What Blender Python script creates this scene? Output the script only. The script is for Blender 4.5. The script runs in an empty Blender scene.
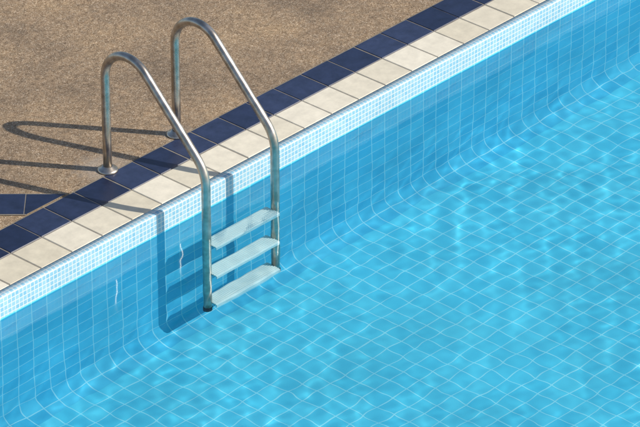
import bpy, bmesh, math, random
import numpy as np
from mathutils import Vector, Matrix
random.seed(4); rng=np.random.RandomState(7)
S=bpy.context.scene
S.view_settings.view_transform='Standard'; S.view_settings.look='None'; S.view_settings.exposure=0
PX0,PX1,PY0,PY1=-9.0,15.0,-9.0,0.0
WZ=-0.12; FZ=-1.22

# ---------- helpers
def mat(name):
    m=bpy.data.materials.new(name); m.use_nodes=True
    nt=m.node_tree; b=nt.nodes['Principled BSDF']; return m,nt,b
def N(nt,t,**k):
    n=nt.nodes.new(t)
    for a,v in k.items(): setattr(n,a,v)
    return n
def L(nt,a,b): nt.links.new(a,b)
def ramp(nt,stops):
    r=N(nt,'ShaderNodeValToRGB'); e=r.color_ramp.elements
    while len(e)<len(stops): e.new(0.5)
    for i,(p,c) in enumerate(stops):
        e[i].position=p; e[i].color=(c[0],c[1],c[2],1)
    return r
def mix(nt,a,b,f,bt='MIX'):
    m=N(nt,'ShaderNodeMix',data_type='RGBA',blend_type=bt)
    for i,v in ((0,f),(6,a),(7,b)):
        if hasattr(v,'links'): L(nt,v,m.inputs[i])
        elif i==0: m.inputs[0].default_value=v
        else: m.inputs[i].default_value=(v[0],v[1],v[2],1)
    return m.outputs[2]
def obj(name,me,parent=None,mats=()):
    o=bpy.data.objects.new(name,me); S.collection.objects.link(o)
    for m in mats: me.materials.append(m)
    if parent: o.parent=parent
    return o
def empty(name):
    o=bpy.data.objects.new(name,None); S.collection.objects.link(o); return o

# ---------- materials
def brick_mat(name,size,c1,c2,grout,mortar,rough=0.15,dirt=0.25,matte=False):
    m,nt,b=mat(name)
    uv=N(nt,'ShaderNodeUVMap'); uv.uv_map='UVMap'
    br=N(nt,'ShaderNodeTexBrick'); br.offset=0.0; br.squash=1.0
    L(nt,uv.outputs[0],br.inputs['Vector'])
    br.inputs['Color1'].default_value=(*c1,1); br.inputs['Color2'].default_value=(*c2,1)
    br.inputs['Mortar'].default_value=(*grout,1); br.inputs['Scale'].default_value=1
    br.inputs['Mortar Size'].default_value=mortar; br.inputs['Mortar Smooth'].default_value=0.3
    br.inputs['Brick Width'].default_value=size; br.inputs['Row Height'].default_value=size
    br.inputs['Bias'].default_value=0
    tc=N(nt,'ShaderNodeTexCoord')
    no=N(nt,'ShaderNodeTexNoise'); no.inputs['Scale'].default_value=1.7; no.inputs['Detail'].default_value=3
    L(nt,tc.outputs['Object'],no.inputs['Vector'])
    r=ramp(nt,[(0.3,(1-dirt,)*3),(0.7,(1,1,1))]); L(nt,no.outputs[0],r.inputs[0])
    col=mix(nt,br.outputs['Color'],r.outputs[0],1.0,'MULTIPLY')
    if matte:
        d=N(nt,'ShaderNodeBsdfDiffuse'); L(nt,col,d.inputs[0]); L(nt,d.outputs[0],nt.nodes['Material Output'].inputs[0]); nt.nodes.remove(b); return m
    L(nt,col,b.inputs['Base Color']); b.inputs['Roughness'].default_value=rough
    bp=N(nt,'ShaderNodeBump'); bp.invert=True; bp.inputs['Strength'].default_value=0.4; bp.inputs['Distance'].default_value=0.002
    L(nt,br.outputs['Fac'],bp.inputs['Height']); L(nt,bp.outputs[0],b.inputs['Normal'])
    return m
M_band=brick_mat('mosaic_band',0.025,(0.34,0.56,0.67),(0.22,0.46,0.61),(0.70,0.71,0.68),0.0028,0.25,0.15)
M_wall=brick_mat('pool_wall_tile',0.10,(0.10,0.57,0.80),(0.065,0.49,0.74),(0.34,0.72,0.85),0.0032,0.2,0.2,True)
M_floor=brick_mat('pool_floor_tile',0.10,(0.125,0.655,0.84),(0.095,0.605,0.81),(0.37,0.80,0.90),0.0030,0.2,0.16,True)

def tile_mat(name,ca,cb,rough,speck):
    m,nt,b=mat(name)
    g=N(nt,'ShaderNodeNewGeometry'); tc=N(nt,'ShaderNodeTexCoord')
    c=mix(nt,ca,cb,g.outputs['Random Per Island'])
    no=N(nt,'ShaderNodeTexNoise'); no.inputs['Scale'].default_value=14; no.inputs['Detail'].default_value=5; no.inputs['Roughness'].default_value=0.7
    L(nt,tc.outputs['Object'],no.inputs['Vector'])
    r=ramp(nt,[(0.3,(1-speck,)*3),(0.68,(1,1,1))]); L(nt,no.outputs[0],r.inputs[0])
    L(nt,mix(nt,c,r.outputs[0],1.0,'MULTIPLY'),b.inputs['Base Color'])
    rr=N(nt,'ShaderNodeMapRange'); rr.inputs['To Min'].default_value=rough; rr.inputs['To Max'].default_value=rough+0.25
    L(nt,no.outputs[0],rr.inputs[0]); L(nt,rr.outputs[0],b.inputs['Roughness'])
    bp=N(nt,'ShaderNodeBump'); bp.inputs['Strength'].default_value=0.25; bp.inputs['Distance'].default_value=0.002
    L(nt,no.outputs[0],bp.inputs['Height']); L(nt,bp.outputs[0],b.inputs['Normal'])
    return m
M_navy=tile_mat('navy_glazed_tile',(0.012,0.021,0.060),(0.036,0.052,0.115),0.25,0.45)
M_cream=tile_mat('cream_stone_tile',(0.66,0.595,0.45),(0.80,0.74,0.60),0.6,0.2)
M_grout=tile_mat('grout',(0.30,0.265,0.21),(0.30,0.265,0.21),0.8,0.4)

def ground_mat():
    m,nt,b=mat('exposed_aggregate')
    tc=N(nt,'ShaderNodeTexCoord')
    vo=N(nt,'ShaderNodeTexVoronoi'); vo.inputs['Scale'].default_value=210
    L(nt,tc.outputs['Object'],vo.inputs['Vector'])
    sp=N(nt,'ShaderNodeSeparateColor'); L(nt,vo.outputs['Color'],sp.inputs[0])
    r=ramp(nt,[(0.0,(0.13,0.086,0.048)),(0.25,(0.245,0.170,0.102)),(0.55,(0.315,0.226,0.143)),(0.88,(0.38,0.29,0.193)),(1.0,(0.56,0.47,0.36))])
    L(nt,sp.outputs[0],r.inputs[0])
    c=r.outputs[0]
    n1=N(nt,'ShaderNodeTexNoise'); n1.inputs['Scale'].default_value=1.6; n1.inputs['Detail'].default_value=6; n1.inputs['Roughness'].default_value=0.65
    L(nt,tc.outputs['Object'],n1.inputs['Vector'])
    r1=ramp(nt,[(0.32,(0.60,0.60,0.61)),(0.5,(0.93,0.91,0.88)),(0.68,(1.18,1.13,1.02))]); L(nt,n1.outputs[0],r1.inputs[0])
    c=mix(nt,c,r1.outputs[0],1.0,'MULTIPLY')
    n2=N(nt,'ShaderNodeTexNoise'); n2.inputs['Scale'].default_value=28; n2.inputs['Detail'].default_value=3
    L(nt,tc.outputs['Object'],n2.inputs['Vector'])
    r2=ramp(nt,[(0.35,(0.80,0.80,0.80)),(0.65,(1.12,1.1,1.08))]); L(nt,n2.outputs[0],r2.inputs[0])
    c=mix(nt,c,r2.outputs[0],1.0,'MULTIPLY')
    for (px,py,rad) in ((-0.206,0.50,0.15),(0.279,0.49,0.08)):
        d=N(nt,'ShaderNodeVectorMath',operation='DISTANCE'); L(nt,tc.outputs['Object'],d.inputs[0]); d.inputs[1].default_value=(px,py,0)
        a=N(nt,'ShaderNodeMath',operation='MULTIPLY_ADD'); L(nt,n2.outputs[0],a.inputs[0]); a.inputs[1].default_value=0.16; L(nt,d.outputs['Value'],a.inputs[2])
        mr=N(nt,'ShaderNodeMapRange'); L(nt,a.outputs[0],mr.inputs[0])
        mr.inputs['From Min'].default_value=rad+0.10; mr.inputs['From Max'].default_value=rad; mr.inputs['To Max'].default_value=0.4
        c=mix(nt,c,(0.46,0.40,0.33),mr.outputs[0])
    L(nt,c,b.inputs['Base Color']); b.inputs['Roughness'].default_value=0.8
    bp=N(nt,'ShaderNodeBump'); bp.invert=True; bp.inputs['Strength'].default_value=0.45; bp.inputs['Distance'].default_value=0.002
    L(nt,vo.outputs['Distance'],bp.inputs['Height']); L(nt,bp.outputs[0],b.inputs['Normal'])
    return m
M_ground=ground_mat()

def steel():
    m,nt,b=mat('stainless_steel'); tc=N(nt,'ShaderNodeTexCoord')
    no=N(nt,'ShaderNodeTexNoise'); no.inputs['Scale'].default_value=22; no.inputs['Detail'].default_value=4
    L(nt,tc.outputs['Object'],no.inputs['Vector'])
    r=ramp(nt,[(0.35,(0.38,0.335,0.28)),(0.65,(0.58,0.53,0.47))]); L(nt,no.outputs[0],r.inputs[0])
    L(nt,r.outputs[0],b.inputs['Base Color']); b.inputs['Metallic'].default_value=1
    mr=N(nt,'ShaderNodeMapRange'); mr.inputs['To Min'].default_value=0.28; mr.inputs['To Max'].default_value=0.42
    L(nt,no.outputs[0],mr.inputs[0]); L(nt,mr.outputs[0],b.inputs['Roughness'])
    return m
M_steel=steel()
M_white=tile_mat('white_plastic',(0.76,0.82,0.79),(0.76,0.82,0.79),0.35,0.08)
M_rubber,_,bb=mat('black_rubber'); bb.inputs['Base Color'].default_value=(0.02,0.025,0.03,1); bb.inputs['Roughness'].default_value=0.6

m,nt,b=mat('water'); nt.nodes.remove(b)
gl=N(nt,'ShaderNodeBsdfGlass'); gl.inputs['IOR'].default_value=1.333; gl.inputs['Roughness'].default_value=0; gl.inputs['Color'].default_value=(0.93,1,1,1)
L(nt,gl.outputs[0],nt.nodes['Material Output'].inputs[0]); M_water=m

# ---------- ground
def grid_around(name,x0,x1,y0,y1,z,R,mt):
    xs=[-R,x0,x1,R]; ys=[-R,y0,y1,R]; bm=bmesh.new()
    v=[[bm.verts.new((x,y,z)) for y in ys] for x in xs]
    for i in range(3):
        for j in range(3):
            if (i,j)!=(1,1): bm.faces.new((v[i][j],v[i+1][j],v[i+1][j+1],v[i][j+1]))
    me=bpy.data.meshes.new(name); bm.to_mesh(me); bm.free(); return obj(name,me,None,[mt])
OUT=0.455
grid_around('ground',PX0-OUT,PX1+OUT,PY0-OUT,PY1+OUT,0,1500,M_ground)

pool=empty('swimming_pool')
# ---------- tiles
def tile_box(bm,F,u,v,w,d,zt,h=0.012,bev=0.003):
    rz=random.uniform(-0.0008,0.0008); u+=random.uniform(-0.0012,0.0012); v+=random.uniform(-0.001,0.001)
    prof=[(0,-h),(0,-bev),(bev,0)]
    rings=[]
    for ins,z in prof:
        rings.append([bm.verts.new(F(uu,vv,zt+z+rz)) for uu,vv in ((u+ins,v+ins),(u+w-ins,v+ins),(u+w-ins,v+d-ins),(u+ins,v+d-ins))])
    for a,b_ in zip(rings,rings[1:]):
        for i in range(4): bm.faces.new((a[i],a[(i+1)%4],b_[(i+1)%4],b_[i]))
    bm.faces.new(rings[-1])
def finish(bm,name,mats,parent=pool,smooth=False,rec=False):
    bmesh.ops.recalc_face_normals(bm,faces=bm.faces)
    me=bpy.data.meshes.new(name); bm.to_mesh(me); bm.free()
    if smooth: me.shade_smooth()
    return obj(name,me,parent,mats)
PITCH=0.2035; G=0.005; NOSE=0.05; CV=0.12
sides=[
 (lambda u,v,z:(u,PY1+v,z),PX0,PX1,True),
 (lambda u,v,z:(u,PY0-v,z),PX0,PX1,True),
 (lambda u,v,z:(PX0-v,u,z),PY0,PY1,False),
 (lambda u,v,z:(PX1+v,u,z),PY0,PY1,False)]
bmC=bmesh.new(); bmN=bmesh.new(); bmG=bmesh.new(); bmB=bmesh.new(); bmW=bmesh.new()
uvB=bmB.loops.layers.uv.new('UVMap'); uvW=bmW.loops.layers.uv.new('UVMap')
for F,u0,u1,ext in sides:
    a,b_=(u0-OUT,u1+OUT) if ext else (u0,u1)
    n=int((b_-a)/PITCH)
    off=0.035
    for i in range(n+1):
        u=a+off+i*PITCH
        if u+PITCH>b_+0.0: break
        tile_box(bmC,F,u,NOSE+0.003,PITCH-G,0.2,0)
        tile_box(bmN,F,u,NOSE+0.003+0.2+G,PITCH-G,0.192,0)
    vs=[bmG.verts.new(F(*p)) for p in ((a,NOSE-0.004,-0.0028),(b_,NOSE-0.004,-0.0028),(b_,OUT+0.01,-0.0028),(a,OUT+0.01,-0.0028))]
    bmG.faces.new(vs)
    r=0.014; prof=[(NOSE,-0.010),(NOSE,0.0005),(r,0.0005)]
    for k in range(1,7):
        t=math.pi/2*k/6; prof.append((r-r*math.sin(t),0.0005-r+r*math.cos(t)))
    prof.append((0,-0.112))
    def extrude(bm,uvl,prof,s):
        rows=[[bm.verts.new(F(u,v,z)) for v,z in prof] for u in (u0,u1)]
        for k in range(len(prof)-1):
            f=bm.faces.new((rows[0][k],rows[1][k],rows[1][k+1],rows[0][k+1])); f.smooth=True
            for l,(uu,ss) in zip(f.loops,((u0,s[k]),(u1,s[k]),(u1,s[k+1]),(u0,s[k+1]))): l[uvl].uv=(uu+20,20-ss)
    def arc(prof,s0):
        s=[s0]
        for p,q in zip(prof,prof[1:]): s.append(s[-1]+math.dist(p,q))
        return s
    extrude(bmB,uvB,prof,arc(prof,-0.0105))
    wp=[(0,-0.112),(0,-0.6),(0,FZ+CV)]
    for k in range(1,9):
        t=math.pi/2*k/8; wp.append((-CV+CV*math.cos(t),FZ+CV-CV*math.sin(t)))
    extrude(bmW,uvW,wp,arc(wp,0))
finish(bmC,'cream_coping_tiles',[M_cream]); finish(bmN,'navy_border_tiles',[M_navy]); finish(bmG,'grout_bed',[M_grout])
band=finish(bmB,'mosaic_waterline_band',[M_band]); wall=finish(bmW,'pool_walls',[M_wall])
bm=bmesh.new(); uvl=bm.loops.layers.uv.new('UVMap')
f=bm.faces.new([bm.verts.new(p) for p in ((PX0,PY0,FZ-0.0005),(PX1,PY0,FZ-0.0005),(PX1,PY1-CV+0.002,FZ-0.0005),(PX0,PY1-CV+0.002,FZ-0.0005))])
for l in f.loops: l[uvl].uv=(l.vert.co.x+20,l.vert.co.y+20)
me=bpy.data.meshes.new('pool_floor'); bm.to_mesh(me); bm.free(); floor=obj('pool_floor',me,pool,[M_floor])

A=math.radians(47.3)
rx=Vector((math.cos(A),-math.sin(A),0)); fy=Vector((math.sin(A),math.cos(A),0)); C=Vector((-0.795,0.619,0))
FD=lambda u,v,z: tuple(C+rx*u+fy*v+Vector((0,0,z)))
bm=bmesh.new()
for i in range(-12,3): tile_box(bm,FD,i*PITCH-0.085,-0.096,PITCH-G,0.192,0.006,h=0.006,bev=0.002)
bmesh.ops.bisect_plane(bm,geom=bm.verts[:]+bm.edges[:]+bm.faces[:],plane_co=(0,OUT+0.004,0),plane_no=(0,1,0),clear_inner=True)
strip=empty('diagonal_tile_strip'); finish(bm,'navy_tiles',[M_navy],strip)
bm=bmesh.new()
bm.faces.new([bm.verts.new(FD(*p)) for p in ((-3,-0.103,0.004),(1,-0.103,0.004),(1,0.103,0.004),(-3,0.103,0.004))])
bmesh.ops.bisect_plane(bm,geom=bm.verts[:]+bm.edges[:]+bm.faces[:],plane_co=(0,OUT+0.002,0),plane_no=(0,1,0),clear_inner=True)
finish(bm,'grout',[M_grout],strip)

# ---------- water : real ripples, real refraction
xs=np.concatenate([np.arange(PX0-0.003,-3,0.05),np.arange(-3,4.2,0.0125),np.linspace(4.2,PX1+0.003,220)])
ys=np.concatenate([np.arange(PY0-0.003,-3.8,0.05),np.linspace(-3.8,PY1+0.003,305)])
nx,ny=len(xs)-1,len(ys)-1
X,Y=np.meshgrid(xs,ys,indexing='ij'); Z=np.zeros_like(X)
env=0.65+0.30*np.sin(1.9*X+0.7*Y+1)*np.cos(1.3*Y-0.8*X)+0.55*np.exp(-((X+1.4)**2+(Y+1.6)**2)/1.6)
for lam,amp,n in ((1.2,0.0006,5),(0.55,0.00032,8),(0.28,0.00016,14),(0.15,0.000085,18),(0.085,0.00004,18)):
    for k in range(n):
        th=rng.normal(-0.9,0.9)+(math.pi if rng.rand()<.5 else 0); l=lam*rng.uniform(0.7,1.35); ph=rng.uniform(0,6.28)
        kx,ky=math.cos(th)*6.283/l,math.sin(th)*6.283/l
        wob=0.6*np.sin(X*1.3+ph)+0.6*np.cos(Y*1.7+2*ph)
        e=env if lam<0.5 else 1.0
        Z+=e*amp/math.sqrt(n/4)*np.sin(kx*X+ky*Y+ph+wob)
co=np.stack([X,Y,Z+WZ],-1).reshape(-1,3)
idx=(np.arange(nx)[:,None]*(ny+1)+np.arange(ny)[None,:]).reshape(-1)
faces=np.stack([idx,idx+ny+1,idx+ny+2,idx+1],-1)
me=bpy.data.meshes.new('water'); me.vertices.add(len(co)); me.vertices.foreach_set('co',co.ravel())
me.loops.add(faces.size); me.loops.foreach_set('vertex_index',faces.ravel().astype(np.int32))
me.polygons.add(len(faces)); me.polygons.foreach_set('loop_start',(np.arange(len(faces))*4).astype(np.int32))
me.update(calc_edges=True); me.shade_smooth()
water=obj('water',me,None,[M_water])

# ---------- ladder
lad=empty('pool_ladder')
YS=-0.188; YB=0.478
def tube(name,pts,r,mt,seg=20,cap=True):
    bm=bmesh.new(); rings=[]
    pts=[Vector(p) for p in pts]
    for i,p in enumerate(pts):
        t=(pts[min(i+1,len(pts)-1)]-pts[max(i-1,0)]).normalized()
        n1=Vector((1,0,0)) if abs(t.x)<0.9 else Vector((0,0,1)); n1=(n1-t*n1.dot(t)).normalized(); n2=t.cross(n1)
        rings.append([bm.verts.new(p+(n1*math.cos(a)+n2*math.sin(a))*r) for a in [2*math.pi*k/seg for k in range(seg)]])
    for a,b_ in zip(rings,rings[1:]):
        for k in range(seg): bm.faces.new((a[k],a[(k+1)%seg],b_[(k+1)%seg],b_[k]))
    if cap: bm.faces.new(rings[0]); bm.faces.new(rings[-1][::-1])
    return finish(bm,name,[mt],lad,smooth=True)
def lathe(name,c,prof,mt,seg=32):
    bm=bmesh.new(); rings=[[bm.verts.new((c[0]+r*math.cos(2*math.pi*k/seg),c[1]+r*math.sin(2*math.pi*k/seg),c[2]+z)) for k in range(seg)] for r,z in prof]
    for a,b_ in zip(rings,rings[1:]):
        for k in range(seg): bm.faces.new((a[k],a[(k+1)%seg],b_[(k+1)%seg],b_[k]))
    bm.faces.new(rings[0]); bm.faces.new(rings[-1])
    o=finish(bm,name,[mt],lad,smooth=True); return o
zend=-0.90
for j,x in enumerate((-0.206,0.279)):
    P=[(x,YB,-0.02),(x,YB,0.2),(x,YB,0.4)]
    rho=0.16; cy,cz=YB-rho,0.52
    for k in range(0,28):
        t=math.radians(135)*k/27; P.append((x,cy+rho*math.cos(t),cz+rho*math.sin(t)))
    ey,ez=cy+rho*math.cos(math.radians(135)),cz+rho*math.sin(math.radians(135))
    zc=ez-(ey-YS); R2=0.2; T=R2*math.tan(math.radians(22.5))
    sy,sz=YS+T*0.7071,zc+T*0.7071
    P.append(((x),(ey+sy)/2,(ez+sz)/2))
    c2y,c2z=YS+R2,zc-T
    for k in range(0,13):
        t=math.radians(135+45*k/12); P.append((x,c2y+R2*math.cos(t),c2z+R2*math.sin(t)))
    for z in (0,-0.1,-0.3,-0.6,zend): P.append((x,YS,z))
    tube('handrail_%d'%(j+1),P,0.0225,M_steel)
    lathe('floor_flange_%d'%(j+1),(x,YB,0),[(0.052,0.0),(0.052,0.006),(0.046,0.013),(0.032,0.018),(0.027,0.026),(0.0228,0.027)],M_steel)
    lathe('end_cap_%d'%(j+1),(x,YS,zend),[(0.0245,0.02),(0.0245,-0.012),(0.016,-0.022)],M_rubber)
def tread(i,z):
    bm=bmesh.new(); x0,x1=-0.206+0.018,0.279-0.018; hw=0.048
    sec=[(-hw,-0.028),(-hw,-0.004),(-hw+0.004,0.0)]
    n=7; w=(2*hw-0.012)/n
    for k in range(n):
        y=-hw+0.006+k*w; sec+=[(y+0.1*w,0),(y+0.3*w,0.003),(y+0.7*w,0.003),(y+0.9*w,0)]
    sec+=[(hw-0.004,0),(hw,-0.004),(hw,-0.028),(hw-0.006,-0.028),(hw-0.006,-0.01),(-hw+0.006,-0.01),(-hw+0.006,-0.028)]
    A_=[bm.verts.new((x0,YS+y,z+zz)) for y,zz in sec]; B_=[bm.verts.new((x1,YS+y,z+zz)) for y,zz in sec]
    for k in range(len(sec)): bm.faces.new((A_[k],A_[(k+1)%len(sec)],B_[(k+1)%len(sec)],B_[k]))
    bm.faces.new(A_); bm.faces.new(B_[::-1])
    return finish(bm,'step_%d'%i,[M_white],lad)
steps=[tread(i+1,z) for i,z in enumerate((-0.21,-0.53,-0.84))]

# ---------- light
sun_h=Vector((0.55,-0.835)).normalized(); EL=math.radians(36)
sd=Vector((sun_h.x*math.cos(EL),sun_h.y*math.cos(EL),math.sin(EL)))
ld=bpy.data.lights.new('sun','SUN'); ld.energy=5; ld.angle=math.radians(0.5); ld.color=(1,0.93,0.83)
lo=bpy.data.objects.new('sun',ld); S.collection.objects.link(lo); lo.rotation_mode='QUATERNION'; lo.rotation_quaternion=sd.to_track_quat('Z','Y')
ld.cycles.is_caustics_light=True
water.cycles.is_caustics_caster=True
for o in [wall,floor]+steps: o.cycles.is_caustics_receiver=True
w=bpy.data.worlds.new('World'); S.world=w; w.use_nodes=True; nt=w.node_tree
sk=N(nt,'ShaderNodeTexSky',sky_type='NISHITA'); sk.sun_disc=False; sk.sun_elevation=EL; sk.sun_rotation=math.atan2(sun_h.x,sun_h.y)
L(nt,sk.outputs[0],nt.nodes['Background'].inputs[0]); nt.nodes['Background'].inputs[1].default_value=0.13

# ---------- camera
CA=math.radians(47.7); E=math.radians(30.2); D=20
fw=Vector((math.sin(CA)*math.cos(E),math.cos(CA)*math.cos(E),-math.sin(E)))
tg=Vector((0.181,-0.574,0)); cd=bpy.data.cameras.new('camera'); co_=bpy.data.objects.new('camera',cd); S.collection.objects.link(co_)
co_.location=tg-fw*D; co_.rotation_euler=fw.to_track_quat('-Z','Y').to_euler()
cd.sensor_width=36; cd.lens=36*D/(640/208); cd.clip_end=5000; cd.clip_start=0.5
S.camera=co_
